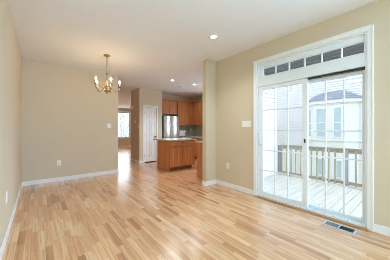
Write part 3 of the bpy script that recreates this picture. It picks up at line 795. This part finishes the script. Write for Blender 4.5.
# floor vent
VX0, VX1, VY0, VY1 = 2.815, 2.985, 0.525, 0.855
fv = thing('floor_vent', 'grey metal floor vent in the boards by the patio door', 'vent', ((VX0 + VX1) / 2, (VY0 + VY1) / 2, 0))
rim = MB(); r = .02
rim.box(VX0, VX1, VY0, VY0 + r, 0, .006, .002); rim.box(VX0, VX1, VY1 - r, VY1, 0, .006, .002)
rim.box(VX0, VX0 + r + .01, VY0 + r, VY1 - r, 0, .006, .002); rim.box(VX1 - r - .01, VX1, VY0 + r, VY1 - r, 0, .006, .002)
ym = (VY0 + VY1) / 2; rim.box(VX0 + r, VX1 - r, ym - .006, ym + .006, 0, .006, .002)
obj('frame', rim, M['vent'], fv)
obj('duct_shade_sheet', MB().box(VX0 + .01, VX1 - .01, VY0 + .01, VY1 - .01, 0, .0012), M['duct'], fv)  # flat dark sheet in place of the shaded duct below the louvres
for (a, e, tilt) in ((VY0 + r, ym - .006, -1.05), (ym + .006, VY1 - r, .45)):
    lv = MB(); n = 9
    for i in range(n):
        yy = a + (e - a) * (i + .5) / n
        m4 = Matrix.Translation((0, yy, .0050)) @ Matrix.Rotation(tilt, 4, 'X')
        lv.box(VX0 + r, VX1 - r, -.0045, .0045, -.0006, .0006, 0, m4)
    obj('louvre_bank', lv, M['louvre'], fv)

# ------------------------------------------------------------------ ceiling lights
def downlight(x, y, label, watts, lens='lens'):
    d = thing('recessed_light', label, 'ceiling light', (x, y, H), 'recessed ceiling lights')
    obj('trim_ring', MB().lathe((x, y, H), [(.046, -.001), (.049, -.010), (.060, -.010), (.072, -.004), (.072, 0.0)], 28), M['trim'], d)
    obj('lens', MB().lathe((x, y, H), [(0, -.006), (.047, -.006), (.047, -.001), (0, -.001)], 28, False), M[lens], d)
    if watts:
        ld = bpy.data.lights.new('downlight_lamp', 'SPOT'); ld.energy = watts * 4; ld.spot_size = 2.4; ld.spot_blend = .8
        ld.color = (.92, .96, 1.0); ld.shadow_soft_size = .14
        lo = bpy.data.objects.new('downlight_lamp', ld); col.objects.link(lo); lo.parent = d; lo.location = (0, 0, -.03)
downlight(2.214, 2.213, 'lit recessed ceiling light nearest to the patio door', LAMP_DOWN * .9)
downlight(3.172, 4.936, 'lit recessed ceiling light above the left end of the island', LAMP_DOWN * 1.4)
downlight(4.012, 4.90, 'lit recessed ceiling light above the right end of the island', LAMP_DOWN * 1.4)
downlight(2.75, 10.4, 'unseen recessed ceiling light added to brighten the front room behind the dining wall', LAMP_DOWN * 5)  # added out of view to lift the far wall and hall ceiling
downlight(5.02, 6.0, 'dim recessed ceiling light by the kitchen corner cabinets', LAMP_DOWN * .2, 'lensdim')
sd = thing('smoke_detector', 'small white smoke detector on the kitchen ceiling', 'smoke detector', (3.83, 5.42, H))
obj('housing', MB().lathe((3.83, 5.42, H), [(0, -.035), (.03, -.035), (.05, -.025), (.055, 0)], 20), M['vent'], sd)
hk = thing('ceiling_hook', 'small brass ceiling hook beside the chandelier canopy', 'hook', (1.008, 4.411, H))
obj('base', MB().lathe((1.008, 4.411, H), [(0, -.012), (.018, -.012), (.026, 0)], 16), M['vent'], hk)
obj('hook', MB().tube([(1.008 + .014 * math.sin(t), 4.411, H - .012 - .022 + .022 * math.cos(t * .9)) for t in [i * .45 for i in range(10)]], .003, 6), M['vent'], hk)

# ------------------------------------------------------------------ chandelier
CX, CY = 1.087, 4.156
ch = thing('chandelier', 'brass five-arm chandelier with lit candle bulbs hanging from ceiling', 'chandelier', (CX, CY, 1.98))
obj('canopy', MB().lathe((CX, CY, H), [(0, -.045), (.012, -.045), (.03, -.032), (.055, -.018), (.064, -.006), (.064, 0)], 24), M['brass'], ch)
cm = MB(); zt, zb, nl = 2.70, 2.40, 10
for i in range(nl):
    zc = zt - (i + .5) * (zt - zb) / nl; a = i % 2 * PI / 2
    pts = [(CX + .009 * math.cos(t) * math.cos(a), CY + .009 * math.cos(t) * math.sin(a), zc + .021 * math.sin(t)) for t in [2 * PI * q / 12 for q in range(12)]]
    cm.tube(pts, .0032, 6, closed=True)
cm.tube([(CX + .006 * math.cos(q * .9), CY + .006 * math.sin(q * .9), zt + .01 - q * (zt - zb) / 24) for q in range(25)], .003, 6)
obj('chain', cm, M['brass'], ch)
obj('stem', MB().lathe((CX, CY, 0), [(0, 2.41), (.008, 2.405), (.010, 2.38), (.022, 2.36), (.010, 2.335), (.010, 2.28), (.020, 2.26), (.030, 2.235), (.020, 2.20), (.012, 2.18),
    (.012, 2.13), (.026, 2.11), (.040, 2.085), (.026, 2.06), (.016, 2.05), (0, 2.05)], 20), M['brass'], ch)
obj('bowl', MB().lathe((CX, CY, 0), [(0, 2.055), (.022, 2.052), (.052, 2.035), (.062, 2.02), (.052, 1.998), (.030, 1.985), (.012, 1.978), (.010, 1.966), (.014, 1.958), (0, 1.945)], 24), M['brass'], ch)
RT = Vector((math.cos(YAW), -math.sin(YAW), 0)); FW = Vector((math.sin(YAW), math.cos(YAW), 0))
R_ = .24
for k in range(5):
    a = math.radians(24 + 72 * k); dr = RT * math.cos(a) + FW * math.sin(a)
    def at(r, z): return Vector((CX, CY, z)) + dr * r
    pts = []
    ctrl = [(.015, 2.075), (.055, 2.10), (.095, 2.08), (.125, 2.035), (.16, 2.005), (.20, 2.012), (.232, 2.05), (R_, 2.10)]
    for i in range(len(ctrl) - 1):
        p0 = ctrl[max(i - 1, 0)]; p1 = ctrl[i]; p2 = ctrl[i + 1]; p3 = ctrl[min(i + 2, len(ctrl) - 1)]
        for q in range(4):
            t = q / 4
            f_ = lambda A, B, C_, D_: .5 * ((2 * B) + (-A + C_) * t + (2 * A - 5 * B + 4 * C_ - D_) * t * t + (-A + 3 * B - 3 * C_ + D_) * t ** 3)
            pts.append(at(f_(p0[0], p1[0], p2[0], p3[0]), f_(p0[1], p1[1], p2[1], p3[1])))
    pts.append(at(*ctrl[-1]))
    arm = obj('arm', MB().tube(pts, .0065, 8), M['brass'], ch)
    e = at(R_, 0)
    obj('drip_pan', MB().lathe((e.x, e.y, 2.10), [(0, -.008), (.012, -.006), (.030, .0), (.040, .010), (.036, .012), (.014, .006), (.012, .020), (0, .020)], 18), M['brass'], arm)
    obj('candle_sleeve', MB().lathe((e.x, e.y, 2.12), [(0, 0), (.0115, 0), (.0115, .062), (0, .062)], 14), M['crystal'], arm, 'ivory candle sleeve')
    obj('bulb', MB().lathe((e.x, e.y, 2.182), [(0, 0), (.006, .002), (.0105, .013), (.0115, .022), (.008, .036), (.003, .047), (0, .051)], 14), M['bulb'], arm, 'glowing candle bulb')
